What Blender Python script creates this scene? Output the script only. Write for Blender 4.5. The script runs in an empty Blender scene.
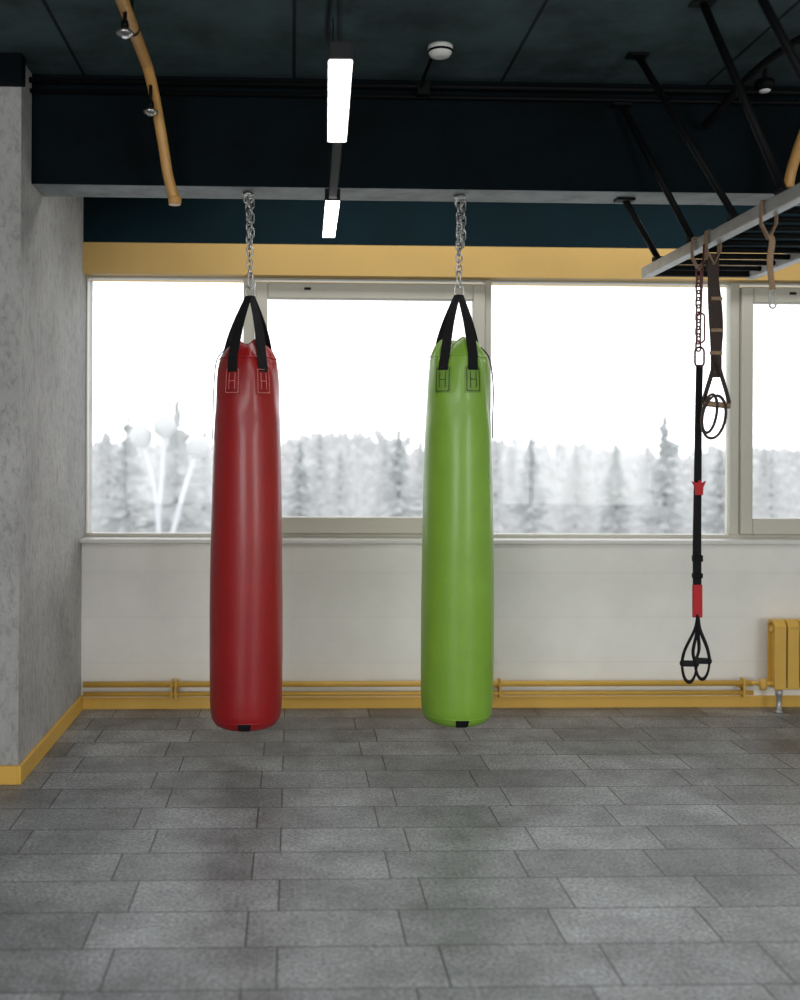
import bpy, bmesh, math, random
from mathutils import Vector, Matrix
random.seed(7)
S = bpy.context.scene
V = Vector

# ---------------------------------------------------------------- helpers
def lin(c):
    out = []
    for v in c:
        v = v/255.0
        out.append(v/12.92 if v <= 0.04045 else ((v+0.055)/1.055)**2.4)
    return (out[0], out[1], out[2], 1.0)

def material(name, col, rough=0.5, metal=0.0, var=0.0, vscale=8.0, bump=0.0, bscale=60.0, spec=0.5, coat=0.0, col2=None, detail=6.0):
    m = bpy.data.materials.new(name); m.use_nodes = True
    nt = m.node_tree; N = nt.nodes; L = nt.links
    b = N["Principled BSDF"]
    b.inputs["Roughness"].default_value = rough
    b.inputs["Metallic"].default_value = metal
    b.inputs["Specular IOR Level"].default_value = spec
    if coat: b.inputs["Coat Weight"].default_value = coat; b.inputs["Coat Roughness"].default_value = 0.2
    tc = N.new("ShaderNodeTexCoord")
    c = lin(col)
    c2 = lin(col2) if col2 else tuple(list(x*(1-var) for x in c[:3])+[1])
    n = N.new("ShaderNodeTexNoise"); n.inputs["Scale"].default_value = vscale; n.inputs["Detail"].default_value = detail
    L.new(tc.outputs["Object"], n.inputs["Vector"])
    r = N.new("ShaderNodeValToRGB")
    r.color_ramp.elements[0].position = 0.32; r.color_ramp.elements[0].color = c2
    r.color_ramp.elements[1].position = 0.66; r.color_ramp.elements[1].color = c
    L.new(n.outputs["Fac"], r.inputs["Fac"]); L.new(r.outputs["Color"], b.inputs["Base Color"])
    if bump:
        n2 = N.new("ShaderNodeTexNoise"); n2.inputs["Scale"].default_value = bscale; n2.inputs["Detail"].default_value = 4
        L.new(tc.outputs["Object"], n2.inputs["Vector"])
        bp = N.new("ShaderNodeBump"); bp.inputs["Strength"].default_value = bump; bp.inputs["Distance"].default_value = 0.01
        L.new(n2.outputs["Fac"], bp.inputs["Height"]); L.new(bp.outputs["Normal"], b.inputs["Normal"])
    return m

def box(bm, lo, hi, mi=0):
    x0,y0,z0 = lo; x1,y1,z1 = hi
    v = [bm.verts.new(p) for p in [(x0,y0,z0),(x1,y0,z0),(x1,y1,z0),(x0,y1,z0),(x0,y0,z1),(x1,y0,z1),(x1,y1,z1),(x0,y1,z1)]]
    fs = []
    for f in [(0,3,2,1),(4,5,6,7),(0,1,5,4),(1,2,6,5),(2,3,7,6),(3,0,4,7)]:
        q = bm.faces.new([v[i] for i in f]); q.material_index = mi; fs.append(q)
    return fs

def smooth_path(pts, n=8):
    pts = [V(p) for p in pts]
    out = []
    for i in range(len(pts)-1):
        p0 = pts[max(i-1,0)]; p1 = pts[i]; p2 = pts[i+1]; p3 = pts[min(i+2,len(pts)-1)]
        for k in range(n):
            t = k/n
            out.append(0.5*((2*p1)+(p2-p0)*t+(2*p0-5*p1+4*p2-p3)*t*t+(3*p1-p0-3*p2+p3)*t**3))
    out.append(pts[-1]); return out

def tube(bm, pts, r, seg=12, closed=False, ref=None, mi=0):
    pts = [V(p) for p in pts]; n = len(pts)
    rings = []; prev = None
    for i,p in enumerate(pts):
        if closed: t = pts[(i+1)%n]-pts[i-1]
        else: t = pts[min(i+1,n-1)]-pts[max(i-1,0)]
        t.normalize()
        if ref is not None: a = V(ref)
        elif prev is None: a = V((0,0,1)) if abs(t.z)<0.9 else V((1,0,0))
        else: a = prev
        u = a - t*a.dot(t); u.normalize(); prev = u
        w = t.cross(u)
        rr = r[i] if isinstance(r,(list,tuple)) else r
        rings.append([bm.verts.new(p+rr*(math.cos(2*math.pi*k/seg)*u+math.sin(2*math.pi*k/seg)*w)) for k in range(seg)])
    m = n if closed else n-1
    for i in range(m):
        a = rings[i]; b = rings[(i+1)%n]
        for k in range(seg):
            f = bm.faces.new((a[k],a[(k+1)%seg],b[(k+1)%seg],b[k])); f.smooth = True; f.material_index = mi
    if not closed:
        bm.faces.new(list(reversed(rings[0]))).material_index = mi; bm.faces.new(rings[-1]).material_index = mi

def ribbon(bm, pts, w, th=0.003, wdir=(1,0,0), mi=0):
    pts = [V(p) for p in pts]; n = len(pts); rings = []
    for i,p in enumerate(pts):
        t = (pts[min(i+1,n-1)]-pts[max(i-1,0)]).normalized()
        wd = wdir[i] if isinstance(wdir,list) else wdir
        a = V(wd); a = (a - t*a.dot(t)).normalized(); b = t.cross(a)
        ww = w[i] if isinstance(w,(list,tuple)) else w
        rings.append([bm.verts.new(p+a*sx*ww/2+b*sy*th/2) for sx,sy in ((-1,-1),(1,-1),(1,1),(-1,1))])
    for i in range(n-1):
        for k in range(4):
            f = bm.faces.new((rings[i][k],rings[i][(k+1)%4],rings[i+1][(k+1)%4],rings[i+1][k])); f.material_index = mi
    bm.faces.new(list(reversed(rings[0]))); bm.faces.new(rings[-1])

def lathe(bm, c, prof, seg=32, axis='z', mi=0):
    cx,cy,cz = c; rings = []
    for r,z in prof:
        rings.append([bm.verts.new((cx+r*math.cos(2*math.pi*k/seg), cy+r*math.sin(2*math.pi*k/seg), cz+z)) for k in range(seg)])
    for i in range(len(rings)-1):
        for k in range(seg):
            f = bm.faces.new((rings[i][k],rings[i][(k+1)%seg],rings[i+1][(k+1)%seg],rings[i+1][k])); f.smooth = True; f.material_index = mi
    bm.faces.new(list(reversed(rings[0]))).material_index = mi
    bm.faces.new(rings[-1]).material_index = mi

def sphere(bm, c, r, seg=16):
    bmesh.ops.create_uvsphere(bm, u_segments=seg, v_segments=seg//2+2, radius=r, matrix=Matrix.Translation(c))

def stadium(c, length, width, axis, n=8):
    """closed loop in the vertical plane that contains `axis` (unit horizontal vector)"""
    c = V(c); a = V(axis); r = width/2; h = length/2-r; pts = []
    for k in range(n+1):
        t = math.pi*k/n; pts.append(c+a*r*math.cos(t)+V((0,0,h+r*math.sin(t))))
    for k in range(n+1):
        t = math.pi+math.pi*k/n; pts.append(c+a*r*math.cos(t)+V((0,0,-h+r*math.sin(t))))
    return pts

def make(name, bm, mats, base=(0,0,0), parent=None, bevel=0.0, label=None, category=None, kind=None, group=None, recalc=True):
    bmesh.ops.translate(bm, verts=bm.verts, vec=-V(base))
    if recalc: bmesh.ops.recalc_face_normals(bm, faces=bm.faces)
    me = bpy.data.meshes.new(name); bm.to_mesh(me); bm.free()
    o = bpy.data.objects.new(name, me); S.collection.objects.link(o)
    for m in (mats if isinstance(mats,(list,tuple)) else [mats]): me.materials.append(m)
    if parent is not None: o.parent = parent
    else: o.location = base
    if bevel:
        b = o.modifiers.new("bevel","BEVEL"); b.width = bevel; b.segments = 2; b.limit_method = 'ANGLE'
    tag(o,label,category,kind,group); return o

def tag(o,label=None,category=None,kind=None,group=None):
    if label: o["label"] = label
    if category: o["category"] = category
    if kind: o["kind"] = kind
    if group: o["group"] = group

def empty(name, base, **k):
    o = bpy.data.objects.new(name, None); o.empty_display_size = 0.1
    S.collection.objects.link(o); o.location = base; tag(o, **k); return o

NB = bmesh.new

# ---------------------------------------------------------------- materials
M_red = material("red_vinyl",(156,12,18),0.42,var=0.15,vscale=5,bump=0.12,bscale=90,coat=0.3)
M_green = material("green_vinyl",(130,176,56),0.42,var=0.12,vscale=5,bump=0.12,bscale=90,coat=0.25)
M_redp = material("red_patch_vinyl",(140,12,18),0.42,var=0.15,vscale=30)
M_greenp = material("green_patch_vinyl",(114,154,52),0.42,var=0.15,vscale=30)
M_stitch_pink = material("pink_thread",(222,130,125),0.8)
M_stitch_dark = material("dark_green_thread",(40,62,25),0.8)
M_web = material("black_webbing",(22,22,25),0.8,var=0.3,vscale=200,bump=0.3,bscale=400,spec=0.25)
M_chrome = material("chain_steel",(190,190,188),0.28,metal=1.0,var=0.2,vscale=40)
M_mustard = material("mustard_paint",(218,174,78),0.45,var=0.07,vscale=6)
M_mustard2 = material("mustard_wall_paint",(198,162,92),0.6,var=0.06,vscale=3,bump=0.1,bscale=30)
M_pipe = material("yellow_pipe_paint",(204,154,86),0.4,var=0.1,vscale=10)
M_black = material("black_metal",(8,10,12),0.6,var=0.2,vscale=20,spec=0.15)
M_steel = material("grey_steel",(170,170,167),0.4,metal=0.35,var=0.2,vscale=14)
M_frame = material("window_pvc",(190,187,173),0.4,var=0.04,vscale=4)
M_sill = material("sill_white",(214,213,208),0.4,var=0.05,vscale=4)
M_teal = material("teal_wall_paint",(6,30,37),0.8,var=0.25,vscale=3,bump=0.2,bscale=20,spec=0.12)
M_beam = material("dark_teal_beam_paint",(3,17,22),0.8,var=0.6,vscale=3,bump=0.6,bscale=14,spec=0.12,detail=9)
M_under = material("beam_underside_window_light",(122,130,130),0.6,var=0.5,vscale=7,bump=0.4,bscale=20)  # window light on the dark beam's underside, put into its colour
M_white_pl = material("white_plastic",(225,225,222),0.4)
M_tan = material("tan_webbing",(150,124,96),0.8,var=0.3,vscale=120,bump=0.3,bscale=300)
M_brown = material("brown_webbing",(58,45,38),0.8,var=0.3,vscale=120,bump=0.3,bscale=300)
M_redweb = material("red_webbing",(185,24,34),0.7,var=0.2,vscale=100)
M_pinkchain = material("red_tinted_metal",(110,66,62),0.4,metal=0.4,var=0.4,vscale=60)
M_foam = material("black_foam",(20,20,22),0.9,bump=0.2,bscale=200)
M_valve = material("grey_valve",(170,172,170),0.35,metal=0.5)
M_trunk = material("tree_bark",(120,116,114),0.9,var=0.2)
M_globe = material("opal_globe",(158,160,160),0.3)
M_pole = material("white_pole",(176,178,180),0.5)

def concrete():
    m = material("concrete_plaster",(176,176,174),0.8,var=0.25,vscale=2.4,bump=0.5,bscale=24,detail=12)
    nt = m.node_tree; N = nt.nodes; L = nt.links; b = N["Principled BSDF"]
    tc = N.new("ShaderNodeTexCoord"); mp = N.new("ShaderNodeMapping"); mp.inputs["Scale"].default_value = (3,3,1.5)
    n = N.new("ShaderNodeTexNoise"); n.inputs["Scale"].default_value = 10; n.inputs["Detail"].default_value = 14; n.inputs["Roughness"].default_value = 0.8
    n.inputs["Distortion"].default_value = 0.4
    L.new(tc.outputs["Object"], mp.inputs["Vector"]); L.new(mp.outputs["Vector"], n.inputs["Vector"])
    r = N.new("ShaderNodeValToRGB"); r.color_ramp.elements[0].position = 0.36; r.color_ramp.elements[0].color = (0.5,0.5,0.49,1)
    r.color_ramp.elements[1].position = 0.52; r.color_ramp.elements[1].color = (1,1,1,1)
    L.new(n.outputs["Fac"], r.inputs["Fac"])
    mx = N.new("ShaderNodeMix"); mx.data_type = 'RGBA'; mx.blend_type = 'MULTIPLY'; mx.inputs[0].default_value = 0.75
    old = b.inputs["Base Color"].links[0].from_socket
    L.new(old, mx.inputs[6]); L.new(r.outputs["Color"], mx.inputs[7]); L.new(mx.outputs[2], b.inputs["Base Color"])
    return m
M_conc = concrete()

def floor_mat():
    m = bpy.data.materials.new("rubber_tiles"); m.use_nodes = True
    nt = m.node_tree; N = nt.nodes; L = nt.links; b = N["Principled BSDF"]
    tc = N.new("ShaderNodeTexCoord"); mp = N.new("ShaderNodeMapping")
    mp.inputs["Location"].default_value = (49.5+0.038, 24.75-3.098, 0)
    L.new(tc.outputs["Object"], mp.inputs["Vector"])
    br = N.new("ShaderNodeTexBrick"); br.offset = 0.2; br.offset_frequency = 2; br.squash = 1.0
    br.inputs["Scale"].default_value = 1.0; br.inputs["Brick Width"].default_value = 0.495; br.inputs["Row Height"].default_value = 0.2475
    br.inputs["Mortar Size"].default_value = 0.0034; br.inputs["Mortar Smooth"].default_value = 0.35; br.inputs["Bias"].default_value = 0.0
    br.inputs["Color1"].default_value = lin((112,115,117)); br.inputs["Color2"].default_value = lin((142,145,147)); br.inputs["Mortar"].default_value = lin((46,48,50))
    L.new(mp.outputs["Vector"], br.inputs["Vector"])
    n = N.new("ShaderNodeTexNoise"); n.inputs["Scale"].default_value = 75; n.inputs["Detail"].default_value = 6; n.inputs["Roughness"].default_value = 0.85
    L.new(tc.outputs["Object"], n.inputs["Vector"])
    r = N.new("ShaderNodeValToRGB"); r.color_ramp.elements[0].position = 0.41; r.color_ramp.elements[0].color = (0.36,0.36,0.36,1)
    r.color_ramp.elements[1].position = 0.59; r.color_ramp.elements[1].color = (1.35,1.35,1.35,1)
    L.new(n.outputs["Fac"], r.inputs["Fac"])
    n3 = N.new("ShaderNodeTexNoise"); n3.inputs["Scale"].default_value = 3.2; n3.inputs["Detail"].default_value = 8; n3.inputs["Roughness"].default_value = 0.65
    L.new(tc.outputs["Object"], n3.inputs["Vector"])
    r3 = N.new("ShaderNodeValToRGB"); r3.color_ramp.elements[0].position = 0.36; r3.color_ramp.elements[0].color = (0.62,0.62,0.62,1)
    r3.color_ramp.elements[1].position = 0.66; r3.color_ramp.elements[1].color = (1.4,1.4,1.4,1)
    L.new(n3.outputs["Fac"], r3.inputs["Fac"])
    m1 = N.new("ShaderNodeMix"); m1.data_type='RGBA'; m1.blend_type='MULTIPLY'; m1.inputs[0].default_value = 1
    m2 = N.new("ShaderNodeMix"); m2.data_type='RGBA'; m2.blend_type='MULTIPLY'; m2.inputs[0].default_value = 1
    L.new(br.outputs["Color"], m1.inputs[6]); L.new(r.outputs["Color"], m1.inputs[7])
    L.new(m1.outputs[2], m2.inputs[6]); L.new(r3.outputs["Color"], m2.inputs[7]); L.new(m2.outputs[2], b.inputs["Base Color"])
    b.inputs["Roughness"].default_value = 0.40
    bp = N.new("ShaderNodeBump"); bp.inputs["Strength"].default_value = 0.8; bp.inputs["Distance"].default_value = 0.004; bp.invert = True
    L.new(br.outputs["Fac"], bp.inputs["Height"])
    bp2 = N.new("ShaderNodeBump"); bp2.inputs["Strength"].default_value = 0.3; bp2.inputs["Distance"].default_value = 0.002
    L.new(n.outputs["Fac"], bp2.inputs["Height"]); L.new(bp.outputs["Normal"], bp2.inputs["Normal"]); L.new(bp2.outputs["Normal"], b.inputs["Normal"])
    return m
M_floor = floor_mat()

def brick_paint(name, col, mortar, w, h, ms, strength, rough=0.6, swap=True, off=0.5, dark=0.82, nscale=3, spec=0.5):
    m = bpy.data.materials.new(name); m.use_nodes = True
    nt = m.node_tree; N = nt.nodes; L = nt.links; b = N["Principled BSDF"]; b.inputs["Roughness"].default_value = rough; b.inputs["Specular IOR Level"].default_value = spec
    tc = N.new("ShaderNodeTexCoord"); mp = N.new("ShaderNodeMapping")
    if swap: mp.inputs["Rotation"].default_value = (-math.pi/2,0,0)
    L.new(tc.outputs["Object"], mp.inputs["Vector"])
    br = N.new("ShaderNodeTexBrick"); br.offset = off
    br.inputs["Scale"].default_value = 1; br.inputs["Brick Width"].default_value = w; br.inputs["Row Height"].default_value = h
    br.inputs["Mortar Size"].default_value = ms; br.inputs["Mortar Smooth"].default_value = 0.8
    br.inputs["Color1"].default_value = lin(col); br.inputs["Color2"].default_value = tuple(list(x*0.98 for x in lin(col)[:3])+[1]); br.inputs["Mortar"].default_value = lin(mortar)
    L.new(mp.outputs["Vector"], br.inputs["Vector"])
    n = N.new("ShaderNodeTexNoise"); n.inputs["Scale"].default_value = nscale; n.inputs["Detail"].default_value = 10; n.inputs["Roughness"].default_value = 0.65
    L.new(tc.outputs["Object"], n.inputs["Vector"])
    r = N.new("ShaderNodeValToRGB"); r.color_ramp.elements[0].position=0.32; r.color_ramp.elements[0].color=(dark,dark,dark,1); r.color_ramp.elements[1].position=0.62; r.color_ramp.elements[1].color=(1,1,1,1)
    L.new(n.outputs["Fac"], r.inputs["Fac"])
    mx = N.new("ShaderNodeMix"); mx.data_type='RGBA'; mx.blend_type='MULTIPLY'; mx.inputs[0].default_value=1
    L.new(br.outputs["Color"], mx.inputs[6]); L.new(r.outputs["Color"], mx.inputs[7]); L.new(mx.outputs[2], b.inputs["Base Color"])
    bp = N.new("ShaderNodeBump"); bp.inputs["Strength"].default_value = strength; bp.inputs["Distance"].default_value = 0.004; bp.invert = True
    L.new(br.outputs["Fac"], bp.inputs["Height"])
    bq = N.new("ShaderNodeBump"); bq.inputs["Strength"].default_value = 0.25; bq.inputs["Distance"].default_value = 0.01
    L.new(n.outputs["Fac"], bq.inputs["Height"]); L.new(bp.outputs["Normal"], bq.inputs["Normal"]); L.new(bq.outputs["Normal"], b.inputs["Normal"])
    return m
M_wall = brick_paint("white_painted_wall",(243,242,235),(233,231,222),40.0,0.27,0.003,0.2,dark=0.93)
M_ceil = brick_paint("dark_teal_ceiling",(70,88,91),(18,28,32),1.0,6.0,0.012,0.6,0.85,swap=False,off=0.0,dark=0.4,nscale=2.8,spec=0.2)

def glass():
    m = bpy.data.materials.new("window_glass"); m.use_nodes = True
    N = m.node_tree.nodes; L = m.node_tree.links; N.clear()
    o = N.new("ShaderNodeOutputMaterial"); t = N.new("ShaderNodeBsdfTransparent"); g = N.new("ShaderNodeBsdfGlossy"); g.inputs["Roughness"].default_value = 0.02
    mx = N.new("ShaderNodeMixShader"); f = N.new("ShaderNodeFresnel"); f.inputs["IOR"].default_value = 1.25
    L.new(f.outputs[0], mx.inputs[0]); L.new(t.outputs[0], mx.inputs[1]); L.new(g.outputs[0], mx.inputs[2]); L.new(mx.outputs[0], o.inputs[0])
    return m
M_glass = glass()

def emis(name,col,s):
    m = bpy.data.materials.new(name); m.use_nodes=True; b=m.node_tree.nodes["Principled BSDF"]
    b.inputs["Emission Color"].default_value = lin(col); b.inputs["Emission Strength"].default_value = s; b.inputs["Base Color"].default_value = lin(col)
    return m
M_lamp = emis("led_diffuser",(255,252,244),9.0)

def snowy(name, dark, snow, lo, hi, scale, haze_glow):
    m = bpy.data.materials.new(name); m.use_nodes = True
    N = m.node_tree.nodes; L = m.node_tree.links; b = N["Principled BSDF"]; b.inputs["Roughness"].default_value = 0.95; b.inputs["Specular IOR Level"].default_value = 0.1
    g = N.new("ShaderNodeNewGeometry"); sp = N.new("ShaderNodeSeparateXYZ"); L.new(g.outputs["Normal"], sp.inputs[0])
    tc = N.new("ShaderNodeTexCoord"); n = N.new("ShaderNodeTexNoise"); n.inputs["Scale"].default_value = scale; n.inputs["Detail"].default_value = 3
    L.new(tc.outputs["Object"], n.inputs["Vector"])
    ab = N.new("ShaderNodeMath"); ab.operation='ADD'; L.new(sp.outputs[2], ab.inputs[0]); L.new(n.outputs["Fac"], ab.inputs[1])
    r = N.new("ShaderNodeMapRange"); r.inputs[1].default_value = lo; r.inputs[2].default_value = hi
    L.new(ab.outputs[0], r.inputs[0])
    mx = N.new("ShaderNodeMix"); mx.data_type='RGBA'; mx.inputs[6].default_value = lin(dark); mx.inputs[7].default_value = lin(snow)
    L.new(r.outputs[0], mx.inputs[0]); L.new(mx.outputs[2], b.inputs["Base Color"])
    b.inputs["Emission Color"].default_value = (0.97,0.985,1,1); b.inputs["Emission Strength"].default_value = haze_glow   # winter mist painted in as an even glow on the trees
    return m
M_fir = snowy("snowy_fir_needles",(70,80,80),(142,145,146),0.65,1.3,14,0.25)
M_fir_far = snowy("mist_glow_fir_needles",(70,77,77),(116,119,120),0.65,1.3,14,0.44)
M_forest = snowy("mist_glow_forest",(76,79,80),(112,114,115),0.3,1.4,0.35,0.58)
M_snow = material("snow_ground",(200,203,206),0.9,var=0.05,vscale=0.3)

# ---------------------------------------------------------------- room shell
CEIL = 3.316; XL = -1.246; XR = 5.6; YB = 6.05
bm = NB(); box(bm,(-3.2,-3.0,-0.12),(XR,6.35,0.0)); make("floor",bm,M_floor,kind="structure",label="grey rubber tile gym floor in offset rows",category="floor")
bm = NB(); box(bm,(-3.2,-3.0,CEIL),(XR,6.35,CEIL+0.15)); make("ceiling",bm,M_ceil,kind="structure",label="dark teal painted concrete ceiling",category="ceiling")
bm = NB(); box(bm,(XL,YB,0),(XR,YB+0.28,0.985),0); box(bm,(XL,YB,2.768),(XR,YB+0.28,CEIL),1)
make("wall_back",bm,[M_wall,M_teal],kind="structure",label="white painted wall below windows, dark teal above",category="wall")
bm = NB(); box(bm,(XL,YB-0.006,2.584),(XR,YB+0.28,2.768)); make("trim_1",bm,M_mustard2,kind="structure",label="mustard yellow band above the windows",category="trim")
bm = NB(); box(bm,(-3.2,4.67,0),(XL,6.35,CEIL)); make("wall_left",bm,M_conc,kind="structure",label="rough grey concrete plaster wall pier",category="wall")
bm = NB(); box(bm,(-3.3,-3.0,0),(-3.2,6.35,CEIL)); make("wall_side",bm,M_conc,kind="structure",label="grey concrete plaster side wall",category="wall")
bm = NB(); box(bm,(XR,-3.0,0),(XR+0.1,6.35,CEIL)); make("wall_right",bm,M_wall,kind="structure",label="white painted side wall",category="wall")
bm = NB(); box(bm,(-3.2,-3.2,0),(XR,-3.0,0.8)); box(bm,(-3.2,-3.2,2.8),(XR,-3.0,CEIL)); box(bm,(-0.6,-3.2,0.8),(3.0,-3.0,2.8))
make("wall_front",bm,M_wall,kind="structure",label="white wall with two wide openings added to let light in",category="wall")  # unseen wall and openings, added to shape the light from behind
bm = NB(); fs = box(bm,(XL,4.85,2.79),(XR,5.085,CEIL)); fs[0].material_index = 1
make("ceiling_beam",bm,[M_beam,M_under],bevel=0.006,kind="structure",label="dark teal ceiling beam with window light coloured onto its underside",category="beam")
bm = NB(); box(bm,(-3.2,4.60,3.185),(XL+0.02,4.67,CEIL)); make("trim_3",bm,M_beam,bevel=0.004,kind="structure",label="dark teal painted ledge on top of the pier",category="trim")
bm = NB(); box(bm,(XL,YB-0.02,0),(XR,YB,0.068)); make("baseboard_back",bm,M_mustard,bevel=0.003,kind="structure",label="mustard yellow baseboard below the windows",category="baseboard")
bm = NB(); box(bm,(XL,4.65,0),(XL+0.018,YB-0.02,0.085)); box(bm,(-3.2,4.65,0),(XL,4.67,0.085))
make("baseboard_left",bm,M_mustard,bevel=0.003,kind="structure",label="mustard yellow baseboard round the concrete pier",category="baseboard")
bm = NB(); box(bm,(XL,YB-0.07,0.985),(XR,YB+0.1,1.012)); make("trim_2",bm,M_sill,bevel=0.006,kind="structure",label="pale window sill board",category="window sill")

# ---------------------------------------------------------------- windows
def rect_frame(bm, x0,x1,z0,z1,y0,y1,l,r,b,t):
    box(bm,(x0,y0,z0),(x0+l,y1,z1)); box(bm,(x1-r,y0,z0),(x1,y1,z1))
    box(bm,(x0+l,y0,z0),(x1-r,y1,z0+b)); box(bm,(x0+l,y0,z1-t),(x1-r,y1,z1))
def window(name, x0, xm0, xm1, x1, lab):
    e = empty(name,((x0+x1)/2,6.18,1.012),kind="structure",label=lab,category="window")
    base = e.location.copy()
    z0,z1 = 1.012,2.584
    bm = NB()
    rect_frame(bm,x0,x1,z0,z1,6.14,6.21,0.008,0.03,0.022,0.010)
    box(bm,(xm0,6.138,z0+0.022),(xm1,6.212,z1-0.010))
    make("window_frame",bm,M_frame,base,e,bevel=0.003)
    bm = NB(); rect_frame(bm,xm1+0.004,x1-0.034,z0+0.024,z1-0.028,6.115,6.18,0.075,0.075,0.1,0.1)
    make("sash",bm,M_frame,base,e,bevel=0.008)
    bm = NB(); box(bm,(x0+0.008,6.17,z0+0.022),(xm0,6.176,z1-0.010)); make("window_pane",bm,M_glass,base,e)
    bm = NB(); box(bm,(xm1+0.07,6.15,z0+0.11),(x1-0.1,6.156,z1-0.12)); make("window_pane",bm,M_glass,base,e)
    bm = NB(); box(bm,(x1-0.09,6.095,1.72),(x1-0.065,6.115,1.80)); tube(bm,[(x1-0.078,6.097,1.76),(x1-0.078,6.08,1.76),(x1-0.078,6.078,1.64)],0.009)
    make("window_handle",bm,M_white_pl,base,e)
    bm = NB(); box(bm,(xm1+0.3,6.108,z1-0.075),(xm1+0.34,6.115,z1-0.06)); make("drain_cap",bm,M_black,base,e)
window("window_1",XL,-0.30,-0.232,1.203,"fixed pane beside opening sash with grey frame")
window("window_2",1.203,2.69,2.745,4.3,"wide fixed pane beside tilting sash, grey frame")
window("window_3",4.3,4.9,4.95,XR,"grey framed window at the end of the row")

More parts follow.
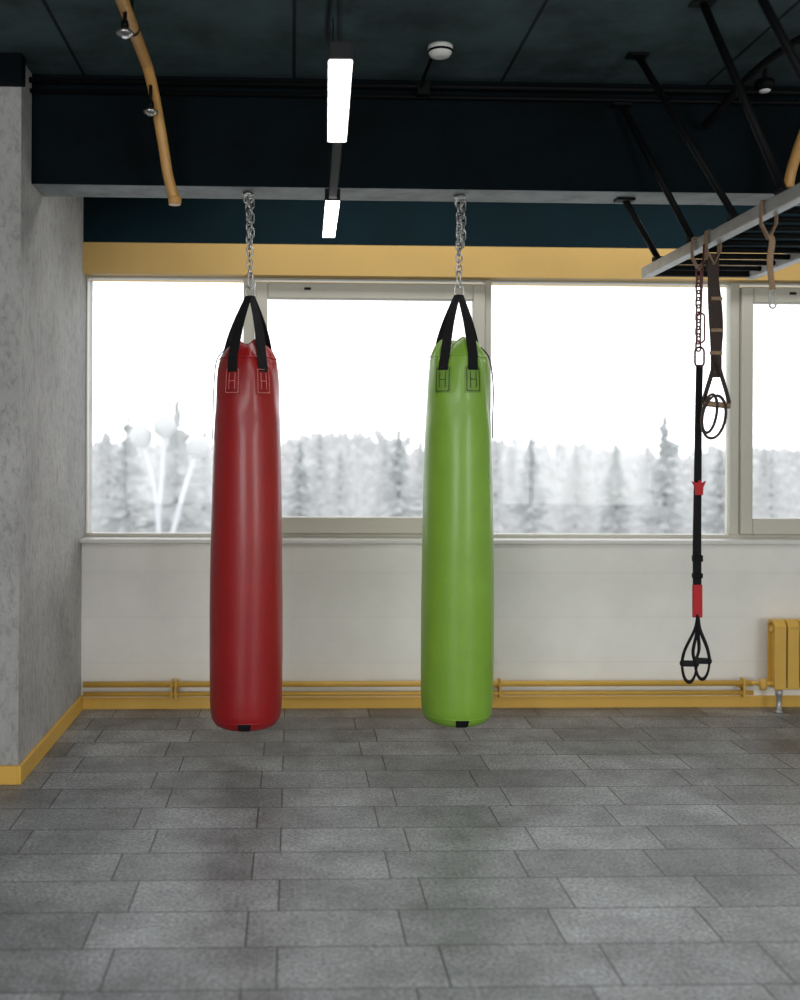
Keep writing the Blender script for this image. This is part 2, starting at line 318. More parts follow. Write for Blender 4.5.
# ---------------------------------------------------------------- punching bags
PROF = [(0.0,0.05),(0.002,0.09),(0.008,0.125),(0.02,0.148),(0.04,0.162),(0.075,0.171),(0.14,0.175),(0.35,0.177),(0.6,0.177),(0.9,0.174),(1.1,0.171),(1.3,0.167),(1.5,0.161),(1.62,0.156),(1.69,0.152),(1.74,0.147),(1.78,0.139),(1.815,0.127),(1.845,0.112),(1.868,0.096),(1.884,0.080),(1.892,0.066)]
def rad(z):
    for (z0,r0),(z1,r1) in zip(PROF,PROF[1:]):
        if z<=z1: 
            t=(z-z0)/(z1-z0) if z1>z0 else 0
            return r0+(r1-r0)*max(t,0)
    return PROF[-1][1]
def punching_bag(cx, cy, z0, mat, patchmat, stitchmat, label, seed, tail_side, lean, angs):
    rnd = random.Random(seed); ph = [rnd.uniform(0,6.28) for _ in range(10)]
    base = V((cx,cy,z0))
    e = empty("punching_bag",base,label=label,category="punching bag",group="hanging punching bags")
    def R(th,z):
        w = max(0,min(1,(z-1.40)/0.4)); w2 = max(0,min(1,(z-1.75)/0.11))
        r = rad(z)
        r *= 1+0.024*w*math.sin(5*th+ph[0]+3*z)+0.018*w*math.sin(9*th+ph[1]+9*z)+0.11*w2*math.sin(4*th+ph[2])+0.05*w2*math.sin(11*th+ph[6])
        r *= 1+0.009*math.sin(2*th+ph[3]+2.2*z)+0.005*math.sin(3*th+ph[4]-5*z)
        lump = math.exp(-((z-1.55-0.03*math.sin(2*th+ph[7]))/0.05)**2)
        r *= 1-0.022*lump*(0.5+0.5*math.sin(5*th+ph[5]))
        return r
    def P(th,z,off=0.0):
        r = R(th,z)+off
        w2 = max(0,min(1,(z-1.78)/0.10))
        return V((cx+r*math.sin(th), cy-r*math.cos(th), z0+z-0.028*w2*(0.5+0.5*math.sin(4*th+ph[8]))))
    bm = NB(); seg = 128; zs = []
    for (a,_),(b,_) in zip(PROF,PROF[1:]):
        n = max(1,int(abs(b-a)/0.016)); zs += [a+(b-a)*i/n for i in range(n)]
    zs.append(PROF[-1][0])
    rings = [[bm.verts.new(P(2*math.pi*k/seg,z)) for k in range(seg)] for z in zs]
    rings.append([bm.verts.new(V((cx+0.05*math.sin(2*math.pi*k/seg),cy-0.05*math.cos(2*math.pi*k/seg),z0+1.862))) for k in range(seg)])
    for i in range(len(rings)-1):
        for k in range(seg):
            f = bm.faces.new((rings[i][k],rings[i][(k+1)%seg],rings[i+1][(k+1)%seg],rings[i+1][k])); f.smooth=True
    cb = bm.verts.new((cx,cy,z0-0.001)); ct = bm.verts.new((cx,cy,z0+1.856))
    for k in range(seg):
        bm.faces.new((cb,rings[0][(k+1)%seg],rings[0][k])).smooth=True; bm.faces.new((ct,rings[-1][k],rings[-1][(k+1)%seg])).smooth=True
    make("bag_body",bm,mat,base,e)
    bm = NB(); tube(bm,[P(2*math.pi*k/64,0.052,0.0) for k in range(64)],0.003,6,closed=True,ref=(0,0,1)); make("bottom_seam",bm,mat,base,e)
    bm = NB(); tube(bm,[P(2*math.pi*k/128,1.80,0.0) for k in range(128)],0.0045,6,closed=True,ref=(0,0,1)); make("top_seam",bm,mat,base,e)
    apex = V((cx+lean,cy,z0+2.115))
    for a in angs:
        hw = 0.26; za,zb = 1.615,1.745
        bm = NB(); nu,nv = 10,8
        g = [[[bm.verts.new(P(a-hw+2*hw*i/nu, za+(zb-za)*j/nv, o)) for j in range(nv+1)] for i in range(nu+1)] for o in (-0.001,0.004)]
        for i in range(nu):
            for j in range(nv):
                bm.faces.new((g[1][i][j],g[1][i+1][j],g[1][i+1][j+1],g[1][i][j+1]))
        for i in range(nu):
            bm.faces.new((g[0][i][0],g[0][i+1][0],g[1][i+1][0],g[1][i][0])); bm.faces.new((g[0][i][nv],g[1][i][nv],g[1][i+1][nv],g[0][i+1][nv]))
        for j in range(nv):
            bm.faces.new((g[0][0][j],g[1][0][j],g[1][0][j+1],g[0][0][j+1])); bm.faces.new((g[0][nu][j],g[0][nu][j+1],g[1][nu][j+1],g[1][nu][j]))
        make("strap_patch",bm,patchmat,base,e,recalc=False)
        bm = NB()
        def dash(u0,v0,u1,v1):
            L = math.hypot((u1-u0)*0.08,(v1-v0)*0.13); n = max(1,int(L/0.011))
            for k in range(n):
                t0=(k+0.1)/n; t1=(k+0.85)/n
                q=[P(a-hw+2*hw*(u0+(u1-u0)*t), za+(zb-za)*(v0+(v1-v0)*t),0.0062) for t in (t0,t1)]
                tube(bm,q,0.0021,5)
        dash(.1,.07,.9,.07); dash(.1,.93,.9,.93); dash(.1,.07,.1,.93); dash(.9,.07,.9,.93)
        dash(.32,.2,.32,.8); dash(.68,.2,.68,.8); dash(.32,.5,.68,.5)
        make("stitching",bm,stitchmat,base,e)
        pts=[P(a,1.725,0.006),P(a,1.77,0.009),P(a,1.80,0.014)]
        q0 = pts[-1]
        end = apex+V((0.014*math.sin(a),-0.014*math.cos(a),-0.01))
        for k in range(1,10):
            t=k/9; p=q0.lerp(end,t); p += V((math.sin(a),-math.cos(a),0))*0.016*math.sin(math.pi*t); pts.append(p)
        td=V((math.cos(a),math.sin(a),0))
        bm=NB(); ribbon(bm,pts,[0.05]*5+[0.05-0.02*k/7 for k in range(len(pts)-5)],0.004,tuple(td)); make("webbing_strap",bm,M_web,base,e)
    s = tail_side; aa = s*1.45
    pts = smooth_path([P(aa,1.80,0.012)+V((-s*0.04,0,0.05)),P(aa,1.79,0.014),P(aa,1.65,0.014),P(aa,1.48,0.008),P(aa,1.40,0.006)],6)
    bm=NB(); ribbon(bm,pts,0.012,0.004,(0,1,0)); make("strap_tail",bm,M_web,base,e)
    bm=NB(); zz=[0.01,0.02,0.03,0.04,0.052]; aw=0.19
    g=[[bm.verts.new(P(-aw+2*aw*i/6,z,0.004)) for z in zz] for i in range(7)]
    for i in range(6):
        for j in range(len(zz)-1): bm.faces.new((g[i][j],g[i+1][j],g[i+1][j+1],g[i][j+1]))
    make("bottom_tab",bm,M_web,base,e,recalc=False)
    bm=NB(); tube(bm,stadium(apex+V((0,0,0.012)),0.06,0.045,(1,0,0)),0.0045,8,closed=True,ref=(0,1,0)); make("strap_ring",bm,M_chrome,base,e)
    bm=NB(); tube(bm,stadium(apex+V((0,0,0.068)),0.085,0.036,(0.6,0.8,0)),0.0042,8,closed=True,ref=(0.8,-0.6,0)); make("carabiner",bm,M_chrome,base,e)
    top = V((cx,cy,2.765)); bot = apex+V((0,0,0.10)); n=12; bm=NB(); D=(top-bot)
    for k in range(n):
        c=bot+D*(k+0.5)/n; th=(k%2)*math.pi/2+0.5+seed*0.3+0.12*k
        ax=V((math.cos(th),math.sin(th),0)); tube(bm,stadium(c,D.length/n+0.017,0.030,ax,6),0.0042,6,closed=True,ref=(-math.sin(th),math.cos(th),0))
    make("chain",bm,M_chrome,base,e)
    bm=NB()
    for k in range(6):
        c=V((cx+0.017,cy-0.018,2.735-0.036*k)); th=(k%2)*math.pi/2+0.2
        tube(bm,stadium(c,0.052,0.025,(math.cos(th),math.sin(th),0),6),0.0036,6,closed=True,ref=(-math.sin(th),math.cos(th),0))
    make("surplus_chain",bm,M_chrome,base,e)
    bm=NB(); tube(bm,stadium((cx,cy,2.762),0.05,0.04,(1,0,0)),0.005,8,closed=True,ref=(0,1,0)); lathe(bm,(cx,cy,2.778),[(0.028,0),(0.028,0.008),(0.012,0.0115)],20)
    make("eye_bolt",bm,M_chrome,base,e)
punching_bag(-0.221,4.96,0.18,M_red,M_redp,M_stitch_pink,"glossy red vinyl heavy bag hanging from steel chain",3,-1,0.012,(-0.44,0.56,math.pi-0.9,math.pi+0.9))
punching_bag(0.816,4.96,0.195,M_green,M_greenp,M_stitch_dark,"lime green vinyl heavy bag hanging from steel chain",8,1,0.0,(-0.66,0.3,math.pi-0.9,math.pi+0.75))

# ---------------------------------------------------------------- linear lights
def pendant(x0,y0,x1,y1,z,label):
    base=V(((x0+x1)/2,(y0+y1)/2,z)); e=empty("pendant_light",base,label=label,category="ceiling light",group="linear pendant lights")
    d=V((x1-x0,y1-y0,0)); L=d.length; d.normalize(); s=V((d.y,-d.x,0))
    def ob(bm,a0,a1,w,z0,z1):
        vs=[]
        for zz in (z0,z1):
            for a,b in ((a0,-w),(a1,-w),(a1,w),(a0,w)):
                vs.append(bm.verts.new(V((x0,y0,0))+d*a+s*b+V((0,0,zz))))
        for f in [(0,3,2,1),(4,5,6,7),(0,1,5,4),(1,2,6,5),(2,3,7,6),(3,0,4,7)]: bm.faces.new([vs[i] for i in f])
    bm=NB(); ob(bm,0,L,0.031,z+0.006,z+0.055); make("housing",bm,M_black,base,e,bevel=0.002)
    bm=NB(); ob(bm,0.008,L-0.008,0.0285,z,z+0.0058); make("diffuser",bm,M_lamp,base,e)
    for a in (0.06,L-0.06):
        bm=NB(); p=V((x0,y0,z+0.05))+d*a; tube(bm,[p,(p.x,p.y,CEIL)],0.0025,6); make("suspension_wire",bm,M_black,base,e)
    return e,base,d
e,b_,d_ = pendant(0.122,2.66,0.143,3.34,2.54,"black linear LED pendant glowing white")
bm=NB(); tube(bm,smooth_path([(0.10,2.70,2.59),(0.09,2.72,2.66),(0.105,2.8,2.85),(0.115,2.9,3.1),(0.12,2.92,CEIL)],8),0.007,8); make("power_cable",bm,M_black,b_,e)
e,b_,d_ = pendant(0.160,4.12,0.168,4.80,2.54,"black linear LED pendant beneath the beam")
bm=NB(); ribbon(bm,[(0.146,3.36,2.565),(0.160,4.11,2.565)],0.030,0.03,(1,0,0)); make("linking_profile",bm,M_black,b_,e)

# ---------------------------------------------------------------- ceiling services
def sprink(bm1,bm2,x,y,zt,zb):
    tube(bm1,[(x,y,zt),(x,y,zb+0.02)],0.008,8)
    lathe(bm1,(x,y,zb+0.018),[(0.014,0),(0.016,0.012),(0.012,0.03)],16)
    lathe(bm2,(x,y,zb),[(0.012,-0.016),(0.03,-0.006),(0.034,0.0),(0.03,0.006),(0.012,0.018)],20)
def spr_pipe(pts,heads,label):
    base=V(pts[0]); e=empty("sprinkler_pipe",base,label=label,category="pipe",group="yellow ceiling pipes")
    bm=NB(); tube(bm,smooth_path(pts,8),0.024,16); lathe(bm,V(pts[-1])-V((0,0,0.012)),[(0.027,-0.012),(0.03,0),(0.03,0.02),(0.025,0.03)],16)
    make("pipe_run",bm,M_pipe,base,e)
    for h in heads:
        b1=NB(); b2=NB(); sprink(b1,b2,*h)
        make("sprinkler_stem",b1,M_black,base,e); make("sprinkler_head",b2,M_chrome,base,e)
    for yy in (1.2,2.6,4.05):
        bm=NB(); tube(bm,[(pts[0][0],yy,3.224),(pts[0][0],yy,CEIL)],0.006,8); tube(bm,[(pts[0][0]+0.028*math.cos(t*math.pi/8),yy,3.2+0.028*math.sin(t*math.pi/8)) for t in range(16)],0.004,6,closed=True,ref=(0,1,0))
        make("pipe_hanger",bm,M_black,base,e)
spr_pipe([(-0.645,0.0,3.2),(-0.645,3.0,3.2),(-0.64,4.2,3.2),(-0.63,4.42,3.17),(-0.615,4.54,3.07),(-0.592,4.60,2.92),(-0.572,4.64,2.78),(-0.545,4.67,2.68)],[(-0.64,3.85,3.18,3.10),(-0.628,4.46,3.15,3.01)],"mustard yellow pipe under ceiling bending downward at its end")
spr_pipe([(2.37,0.0,3.2),(2.37,3.0,3.2),(2.37,4.2,3.2),(2.36,4.42,3.15),(2.33,4.54,3.0),(2.31,4.62,2.85),(2.30,4.64,2.75)],[],"mustard yellow pipe dropping down beside the rack")
bm=NB(); lathe(bm,(0.645,4.45,CEIL-0.05),[(0.02,0),(0.042,0.006),(0.052,0.02),(0.055,0.036),(0.055,0.0495)],32)
base=(0.645,4.45,CEIL); e=empty("smoke_detector",base,label="round white smoke detector on the dark ceiling",category="smoke detector")
make("detector_body",bm,M_white_pl,base,e)
bm=NB(); lathe(bm,(0.645,4.45,CEIL-0.03),[(0.056,0),(0.057,0.006),(0.056,0.01)],32); make("detector_band",bm,M_black,base,e)
for z,y,r in ((3.27,4.81,0.014),(3.225,4.825,0.011)):
    bm=NB(); tube(bm,[(XL,y,z),(XR,y,z)],r,10); make("cable_conduit",bm,M_black,(XL,y,z),label="thin black cable conduit running along the beam",category="conduit",group="cable conduits on the beam")
bm=NB(); tube(bm,smooth_path([(0.62,4.45,3.30),(0.615,4.6,3.29),(0.61,4.7,3.285),(0.60,4.79,3.25)],6),0.009,8); box(bm,(0.585,4.775,3.22),(0.645,4.852,3.285)); make("junction_box",bm,M_black,(0.61,4.8,3.2),label="black junction box with cable to the detector",category="junction box")
bm=NB(); tube(bm,smooth_path([(2.3,3.9,3.27),(2.12,4.1,3.25),(2.02,4.35,3.2),(1.98,4.6,3.13),(1.97,4.8,3.1)],8),0.018,10); make("ceiling_cable",bm,M_black,(1.97,4.8,3.1),label="thick black cable curving down to the beam",category="cable")
base=V((2.17,4.6,CEIL)); e=empty("ceiling_sensor",base,label="small dark ceiling sensor with white face",category="sensor")
bm=NB(); tube(bm,[(2.17,4.6,CEIL),(2.17,4.6,3.25)],0.01,8); lathe(bm,(2.17,4.6,3.2),[(0.03,0),(0.045,0.02),(0.045,0.04),(0.02,0.055)],20); make("sensor_body",bm,M_black,base,e)
bm=NB(); lathe(bm,(2.17,4.6,3.19),[(0.012,0),(0.024,0.004),(0.026,0.012)],20); make("sensor_face",bm,M_white_pl,base,e)

# ---------------------------------------------------------------- suspended rack
RZ=2.45; RX=1.859; RX2=2.42; Y1=5.28; Y0=2.4
base=V((RX,(Y0+Y1)/2,RZ)); e=empty("pull_up_rack",base,label="grey steel ladder rack hung from ceiling by black struts",category="gym rack")
for x in (RX,RX2):
    bm=NB(); box(bm,(x-0.024,Y0,RZ),(x+0.024,Y1,RZ+0.055)); make("side_rail",bm,M_steel,base,e,bevel=0.004)
for y in (Y0+0.02,Y1-0.02):
    bm=NB(); box(bm,(RX+0.024,y-0.018,RZ+0.008),(RX2-0.024,y+0.018,RZ+0.045)); make("end_rail",bm,M_black,base,e,bevel=0.003)
y=Y1-0.16
while y>Y0+0.1:
    bm=NB(); tube(bm,[(RX+0.02,y,RZ+0.028),(RX2-0.02,y,RZ+0.028)],0.014,10); make("rung",bm,M_black,base,e); y-=0.15
def strut(a,b):
    a=V(a); b=V(b); bm=NB(); tube(bm,[a,b],0.0155,10)
    box(bm,(b.x-0.028,b.y-0.022,RZ+0.056),(b.x+0.026,b.y+0.022,RZ+0.075))
    box(bm,(a.x-0.045,a.y-0.03,a.z-0.012),(a.x+0.045,a.y+0.03,a.z-0.0005)); make("strut",bm,M_black,base,e)
strut((1.54,4.50,CEIL),(RX,4.195,RZ+0.06)); strut((1.62,3.97,CEIL),(RX,3.78,RZ+0.06)); strut((1.53,3.5,CEIL),(RX,3.35,RZ+0.06))
strut((1.645,4.98,2.79),(RX,5.09,RZ+0.06)); strut((1.57,4.81,3.20),(RX,4.65,RZ+0.06))
for yy in (3.0,4.1): strut((2.75,yy,CEIL),(RX2,yy,RZ+0.06))

# ---------------------------------------------------------------- suspension trainers
def loop_over(bm,x,y,w,mi=0):
    pts=[(x-0.03,y,RZ-0.03),(x-0.031,y,RZ+0.03),(x-0.028,y,RZ+0.06),(x+0.028,y,RZ+0.06),(x+0.031,y,RZ+0.03),(x+0.03,y,RZ-0.03),(x,y,RZ-0.09)]
    ribbon(bm,[(x,y,RZ-0.09)]+pts,w,0.004,(0,1,0))
x,y=RX,4.57; base=V((x,y,RZ)); e=empty("suspension_trainer",base,label="black suspension trainer with red accents and black handles",category="suspension trainer",group="suspension trainers")
bm=NB(); loop_over(bm,x-0.006,y,0.028); make("anchor_loop",bm,M_tan,base,e)
bm=NB()
for k in range(11):
    th=(k%2)*math.pi/2+0.3; tube(bm,stadium((x-0.006,y,RZ-0.105-0.033*k),0.048,0.026,(math.cos(th),math.sin(th),0),6),0.0042,6,closed=True,ref=(-math.sin(th),math.cos(th),0))
make("extension_chain",bm,M_pinkchain,base,e)
bm=NB(); tube(bm,stadium((x,y,1.965),0.09,0.042,(1,0,0)),0.005,8,closed=True,ref=(0,1,0)); make("carabiner",bm,M_pinkchain,base,e)
bm=NB(); ribbon(bm,[(x,y,1.93),(x-0.004,y,1.67),(x-0.006,y,1.36),(x-0.008,y,1.1),(x-0.006,y,0.92)],[0.03,0.03,0.034,0.038,0.038],0.009,(1,0.1,0)); make("main_strap",bm,M_web,base,e)
bm=NB()
star=[(-0.034,0.012),(-0.01,0.004),(0.0,0.02),(0.012,0.004),(0.03,0.014),(0.018,-0.014),(0.016,-0.05),(-0.016,-0.05),(-0.02,-0.012)]
f=[bm.verts.new((x-0.004+a,y-0.018,1.385+b)) for a,b in star]; g=[bm.verts.new((x-0.004+a,y-0.006,1.385+b)) for a,b in star]
bm.faces.new(f); bm.faces.new(list(reversed(g)))
for i in range(len(star)): bm.faces.new((f[i],g[i],g[(i+1)%len(star)],f[(i+1)%len(star)]))
make("red_tab",bm,M_redweb,base,e,label="red rubber tab")
for z0_,z1_ in ((1.03,1.06),(0.955,0.978)):
    bm=NB(); box(bm,(x-0.03,y-0.016,z0_),(x+0.016,y+0.008,z1_)); make("buckle",bm,M_black,base,e,bevel=0.004)
bm=NB(); ribbon(bm,[(x-0.006,y-0.002,0.925),(x-0.005,y-0.002,0.775)],0.044,0.016,(1,0,0)); make("red_sleeve",bm,M_redweb,base,e,bevel=0.004,label="red webbing sleeve")
for s in (-1,1):
    cx=x-0.010+s*0.042; yy=y+s*0.03
    bm=NB(); ribbon(bm,smooth_path([(x-0.004,y-0.006,0.79),(x-0.004+s*0.012,y,0.72),(cx+s*0.022,yy,0.63),(cx+s*0.036,yy,0.565)],5),0.026,0.007,(0.8,1,0)); make("handle_strap",bm,M_web,base,e)
    bm=NB(); ribbon(bm,smooth_path([(x-0.004,y-0.008,0.78),(x-0.004+s*0.004,y,0.70),(cx-s*0.016,yy,0.62),(cx-s*0.034,yy,0.565)],5),0.026,0.007,(0.8,1,0)); make("handle_strap",bm,M_web,base,e)
    bm=NB(); tube(bm,[(cx-0.042,yy-0.02,0.575),(cx+0.042,yy+0.02,0.565)],0.0145,12); make("foam_grip",bm,M_foam,base,e)
    bm=NB(); pts=[(cx+0.038*math.cos(t),yy+0.012*math.cos(t),0.565+0.078*math.sin(t)) for t in [math.pi+math.pi*k/14 for k in range(15)]]
    ribbon(bm,pts,0.028,0.010,(0.45,1,0)); make("foot_loop",bm,M_web,base,e)
x,y=RX,4.43; base=V((x,y,RZ)); e=empty("suspension_trainer",base,label="folded brown and tan suspension trainer with strap loops",category="suspension trainer",group="suspension trainers")
bm=NB(); loop_over(bm,x,y,0.04); make("anchor_loop",bm,M_tan,base,e)
bm=NB()
ribbon(bm,smooth_path([(x+0.004,y,RZ-0.04),(x+0.0,y-0.01,2.2),(x+0.012,y-0.01,2.0),(x+0.014,y-0.01,1.86)],5),0.050,0.006,(1,0.1,0))
make("main_strap",bm,M_brown,base,e)
bm=NB(); ribbon(bm,smooth_path([(x-0.008,y+0.02,RZ-0.06),(x+0.022,y+0.02,2.25),(x+0.036,y+0.02,2.08),(x+0.022,y+0.02,1.9)],5),0.040,0.006,(1,-0.3,0)); make("folded_strap",bm,M_brown,base,e)
for zz in (2.2,2.06,1.96):
    bm=NB(); box(bm,(x-0.014,y-0.022,zz),(x+0.038,y-0.002,zz+0.016)); make("buckle",bm,M_tan,base,e,bevel=0.003)
for s in (-1,1):
    bm=NB(); ribbon(bm,smooth_path([(x+0.014,y-0.012,1.95),(x+0.014+s*0.02,y-0.012,1.88),(x+0.014+s*0.05,y-0.012,1.78),(x+0.014+s*0.058,y-0.012,1.745)],5),0.032,0.007,(1,1,0))
    make("handle_strap",bm,M_brown,base,e)
bm=NB(); tube(bm,[(x-0.045,y-0.014,1.745),(x+0.075,y-0.008,1.735)],0.013,12); make("foam_grip",bm,M_tan,base,e)
for cx,cz,rx,rz in ((x+0.004,1.685,0.052,0.095),(x-0.016,1.70,0.032,0.085)):
    bm=NB(); pts=[(cx+rx*math.cos(2*math.pi*k/24)+0.012*math.sin(2*math.pi*k/24),y-0.012,cz+rz*math.sin(2*math.pi*k/24)) for k in range(25)]
    ribbon(bm,pts,0.03,0.011,(0.35,1,0)); make("foot_loop",bm,M_brown,base,e)
bm=NB(); tube(bm,stadium((x-0.052,y,2.08),0.13,0.034,(1,0,0)),0.0045,8,closed=True,ref=(0,1,0)); tube(bm,[(x-0.052,y,2.14),(x-0.04,y,RZ-0.0)],0.004,6); make("hanging_carabiner",bm,M_pinkchain,base,e)
x,y=RX,3.9; base=V((x,y,RZ)); e=empty("hanging_strap",base,label="thin tan webbing strap with metal hook on the rail",category="strap")
bm=NB(); loop_over(bm,x-0.002,y,0.024); ribbon(bm,smooth_path([(x,y,RZ-0.07),(x+0.008,y-0.01,2.35),(x+0.004,y,2.27),(x+0.016,y,2.16)],5),0.026,0.004,(1,0.2,0)); make("webbing",bm,M_tan,base,e)
bm=NB(); tube(bm,stadium((x+0.016,y,2.125),0.07,0.024,(1,0,0)),0.004,8,closed=True,ref=(0,1,0)); make("hook",bm,M_steel,base,e)

# ---------------------------------------------------------------- heating pipes and radiator
PX0=XL+0.03; PX1=2.76
def heating(z,r,label,brackets):
    base=V((PX0,5.97,z)); e=empty("heating_pipe",base,label=label,category="pipe",group="yellow heating pipes")
    bm=NB(); tube(bm,[(PX0,5.97,z),(PX1,5.97,z)],r,14); make("pipe_run",bm,M_mustard,base,e)
    if brackets:
        for bx in (-0.70,-0.675,1.235,2.70):
            bm=NB(); box(bm,(bx-0.006,5.945,0.075),(bx+0.006,5.998,0.19)); box(bm,(bx-0.006,5.95,0.12),(bx+0.006,YB,0.135)); make("pipe_bracket",bm,M_mustard,base,e,bevel=0.002)
heating(0.160,0.017,"upper mustard yellow heating pipe along the wall",True)
heating(0.103,0.014,"lower mustard yellow heating pipe along the wall",False)
rx=2.845; base=V((rx,5.93,0.12)); e=empty("radiator",base,label="mustard yellow sectional radiator on the wall under the window",category="radiator")
for k in range(8):
    x0=rx+0.078*k; bm=NB()
    box(bm,(x0+0.003,5.875,0.14),(x0+0.072,5.885,0.50))
    box(bm,(x0+0.022,5.885,0.14),(x0+0.053,5.965,0.52))
    box(bm,(x0+0.003,5.965,0.14),(x0+0.072,5.975,0.52))
    pts=[(5.875,0.50),(5.875,0.515),(5.885,0.535),(5.91,0.548),(5.95,0.548),(5.975,0.52),(5.955,0.52),(5.94,0.53),(5.91,0.53),(5.893,0.515),(5.885,0.50)]
    a=[bm.verts.new((x0+0.003,p,q)) for p,q in pts]; b=[bm.verts.new((x0+0.072,p,q)) for p,q in pts]
    bm.faces.new(a); bm.faces.new(list(reversed(b)))
    for i in range(len(pts)): bm.faces.new((a[i],b[i],b[(i+1)%len(pts)],a[(i+1)%len(pts)]))
    for zz in (0.165,0.49): tube(bm,[(x0,5.925,zz),(x0+0.078,5.925,zz)],0.02,12)
    make("radiator_section",bm,M_mustard,base,e,bevel=0.003)
bm=NB(); tube(bm,smooth_path([(2.73,5.97,0.160),(2.77,5.96,0.162),(2.80,5.93,0.165),(2.85,5.925,0.165)],5),0.014,10); lathe(bm,(2.80,5.925,0.15),[(0.018,-0.02),(0.022,0),(0.022,0.03),(0.018,0.045)],12); make("valve",bm,M_mustard,base,e)
bm=NB(); lathe(bm,(2.885,5.90,0.0),[(0.026,0.001),(0.026,0.01),(0.015,0.014),(0.015,0.1),(0.02,0.105),(0.02,0.138)],16); make("support_foot",bm,M_valve,base,e)

# ---------------------------------------------------------------- outside
GZ=-6.0
bm=NB(); box(bm,(-90,8,GZ-0.3),(130,170,GZ-0.01))
make("snow_ground",bm,M_snow,label="snow covered ground outside the windows",category="snow",kind="stuff")

def fir_mesh(seed,mat):
    r=random.Random(seed); bm=NB(); W=26
    for w in range(W):
        t=w/(W-1); z=0.14+0.83*t; R=(0.27*(1-t)**0.9+0.010)*r.uniform(0.75,1.12); nb=10 if t<0.6 else 7
        off=r.uniform(0,6.28)
        for b in range(nb):
            a=off+2*math.pi*b/nb+r.uniform(-0.25,0.25); L=R*r.uniform(0.5,1.15); zz=z+r.uniform(-0.018,0.018)
            d=V((math.cos(a),math.sin(a),0)); s=V((-d.y,d.x,0)); wd=0.020*(0.5+L/0.25)
            drop=r.uniform(0.1,0.42)
            prev=None
            for u,wf,dz in ((0.0,0.35,0.0),(0.35,1.0,-0.25),(0.7,0.8,-0.8),(1.0,0.08,-1.0)):
                c=V((0,0,zz))+d*L*u+V((0,0,dz*L*drop))
                ring=[bm.verts.new(c-s*wd*wf-V((0,0,0.022*wf*r.uniform(0.3,1.3)))),bm.verts.new(c+V((0,0,0.008*wf))),bm.verts.new(c+s*wd*wf-V((0,0,0.022*wf*r.uniform(0.3,1.3))))]
                if prev:
                    bm.faces.new((prev[0],ring[0],ring[1],prev[1])); bm.faces.new((prev[1],ring[1],ring[2],prev[2]))
                prev=ring
    lathe(bm,(0,0,0.93),[(0.008,0),(0.004,0.04),(0.001,0.07)],6)
    me=bpy.data.meshes.new("foliage"); bm.to_mesh(me); bm.free(); me.materials.append(mat)
    bt=NB(); tube(bt,[(0,0,0),(0,0,0.5),(0,0,0.97)],[0.02,0.011,0.003],8); mt=bpy.data.meshes.new("trunk"); bt.to_mesh(mt); bt.free(); mt.materials.append(M_trunk)
    return me,mt
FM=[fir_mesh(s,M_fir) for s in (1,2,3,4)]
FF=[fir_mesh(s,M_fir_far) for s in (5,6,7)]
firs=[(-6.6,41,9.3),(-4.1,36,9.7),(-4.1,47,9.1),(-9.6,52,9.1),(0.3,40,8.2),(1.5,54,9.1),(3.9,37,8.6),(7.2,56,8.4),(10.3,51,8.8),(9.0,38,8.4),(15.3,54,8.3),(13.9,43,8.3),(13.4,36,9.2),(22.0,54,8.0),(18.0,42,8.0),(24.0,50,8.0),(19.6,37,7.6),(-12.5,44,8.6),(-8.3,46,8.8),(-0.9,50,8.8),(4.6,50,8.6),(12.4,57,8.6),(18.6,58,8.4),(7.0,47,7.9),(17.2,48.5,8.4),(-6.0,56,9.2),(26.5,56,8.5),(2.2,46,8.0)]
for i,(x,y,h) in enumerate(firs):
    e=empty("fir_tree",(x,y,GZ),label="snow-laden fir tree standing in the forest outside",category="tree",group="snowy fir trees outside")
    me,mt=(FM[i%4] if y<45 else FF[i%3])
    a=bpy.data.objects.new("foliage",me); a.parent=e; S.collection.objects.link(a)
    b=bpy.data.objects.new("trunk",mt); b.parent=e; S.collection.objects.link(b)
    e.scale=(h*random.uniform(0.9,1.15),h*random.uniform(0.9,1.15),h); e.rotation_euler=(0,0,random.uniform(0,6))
bm=NB(); r=random.Random(5)
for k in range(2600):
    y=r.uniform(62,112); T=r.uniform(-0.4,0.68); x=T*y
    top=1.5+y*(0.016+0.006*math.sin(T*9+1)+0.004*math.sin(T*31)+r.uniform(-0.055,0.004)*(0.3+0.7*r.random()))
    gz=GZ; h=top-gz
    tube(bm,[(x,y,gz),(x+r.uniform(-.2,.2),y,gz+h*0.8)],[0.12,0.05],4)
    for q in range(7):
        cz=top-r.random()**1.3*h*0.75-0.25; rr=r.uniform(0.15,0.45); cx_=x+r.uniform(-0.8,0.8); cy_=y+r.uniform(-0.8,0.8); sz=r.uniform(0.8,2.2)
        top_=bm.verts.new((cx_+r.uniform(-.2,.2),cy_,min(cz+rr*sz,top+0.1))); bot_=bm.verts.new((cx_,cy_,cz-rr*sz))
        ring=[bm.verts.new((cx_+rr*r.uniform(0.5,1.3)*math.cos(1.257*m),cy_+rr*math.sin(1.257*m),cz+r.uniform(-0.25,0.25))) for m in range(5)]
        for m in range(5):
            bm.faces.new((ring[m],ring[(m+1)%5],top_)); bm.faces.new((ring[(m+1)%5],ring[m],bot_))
make("distant_forest",bm,M_forest,recalc=False,label="snow covered forest with winter fog painted in as glow",category="forest",kind="stuff")
base=V((-2.5,20,GZ)); e=empty("street_lamp",base,label="white street lamp with three globes among snowy trees",category="street lamp")
bm=NB(); tube(bm,[(-2.5,20,GZ),(-2.5,20,-1.4)],[0.09,0.07],12)
tube(bm,smooth_path([(-2.5,20,-1.5),(-2.62,20,0.0),(-2.56,20,1.2),(-2.52,20,2.0)],6),0.05,8)
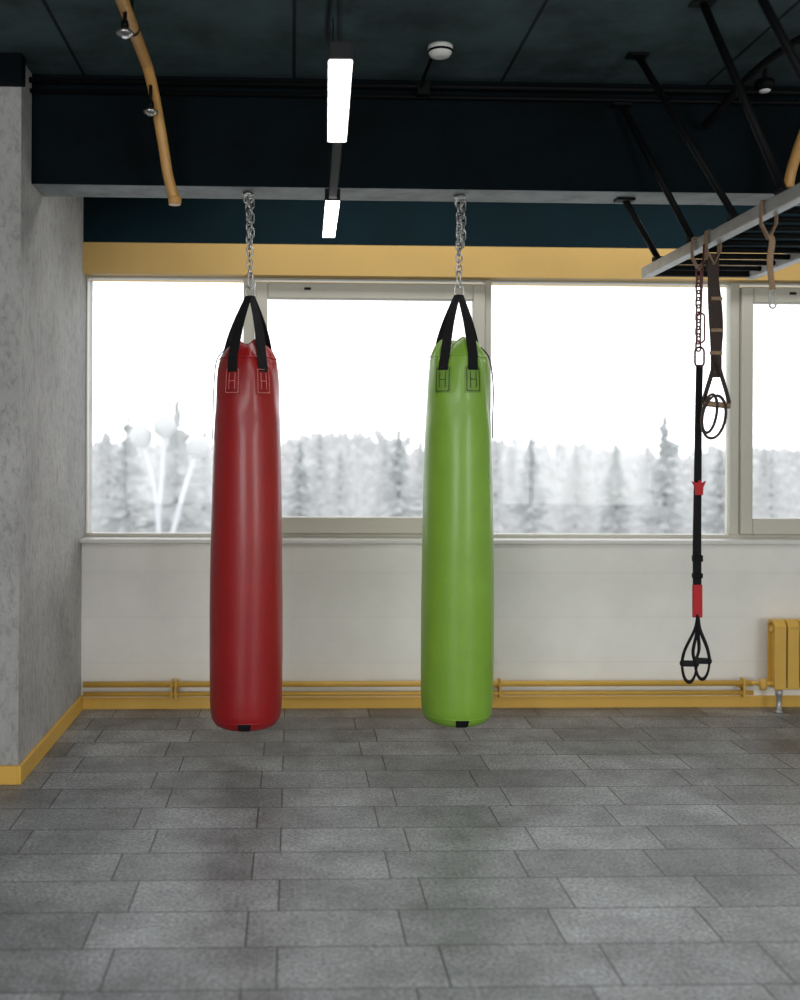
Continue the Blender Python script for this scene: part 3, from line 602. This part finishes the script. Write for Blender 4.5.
tube(bm,smooth_path([(-2.62,20,0.0),(-2.68,20,0.8),(-2.84,20,1.4),(-2.95,20,1.8)],6),0.045,8)
tube(bm,smooth_path([(-2.5,20,-1.5),(-2.4,20,-0.3),(-2.1,20,0.9),(-1.87,20,1.6)],6),0.05,8)
make("lamp_post",bm,M_pole,base,e)
for p in ((-2.52,20,2.08),(-2.97,20,1.88),(-1.85,20,1.68)):
    bm=NB(); sphere(bm,p,0.23)
    for f in bm.faces: f.smooth=True
    make("lamp_globe",bm,M_globe,base,e)

# ---------------------------------------------------------------- light
w=bpy.data.worlds.new("overcast"); S.world=w; w.use_nodes=True
bg=w.node_tree.nodes["Background"]; bg.inputs["Color"].default_value=(0.95,0.975,1.0,1); bg.inputs["Strength"].default_value=2.4
def area(name,loc,rot,sx,sy,power,col=(1.0,0.99,0.98)):
    l=bpy.data.lights.new(name,'AREA'); l.shape='RECTANGLE'; l.size=sx; l.size_y=sy; l.energy=power; l.color=col
    o=bpy.data.objects.new(name,l); o.location=loc; o.rotation_euler=rot; S.collection.objects.link(o)
area("rear_fill_light",(-1.9,-2.9,1.8),(math.radians(90),0,math.radians(-14)),2.2,2.0,85)  # unseen fill lamps added behind the camera, one at each opening
area("rear_fill_light",(4.3,-2.9,1.8),(math.radians(90),0,math.radians(16)),2.2,2.0,85)
area("overhead_fill_light",(0.9,0.9,3.2),(0,0,0),3.5,1.4,85)  # unseen fill lamp added overhead to brighten the floor
area("overhead_fill_light",(1.5,5.55,3.27),(0,0,0),4.0,0.3,27)  # second added fill lamp, hidden behind the beam

# ---------------------------------------------------------------- camera
cam=bpy.data.cameras.new("camera"); co=bpy.data.objects.new("camera",cam); S.collection.objects.link(co); S.camera=co
cam.sensor_fit='VERTICAL'; cam.sensor_height=36; cam.sensor_width=36; cam.lens=36.43
yaw=math.radians(1.8); roll=math.radians(0.27)
Mx=Matrix.Rotation(-yaw,4,'Z')@Matrix.Rotation(math.pi/2,4,'X')@Matrix.Rotation(roll,4,'Z')
co.matrix_world=Matrix.Translation((0,0,1.5))@Mx
cam.shift_x=0.076; cam.shift_y=-0.043
cam.dof.use_dof=True; cam.dof.focus_distance=4.9; cam.dof.aperture_fstop=1.35
S.view_settings.view_transform='Standard'
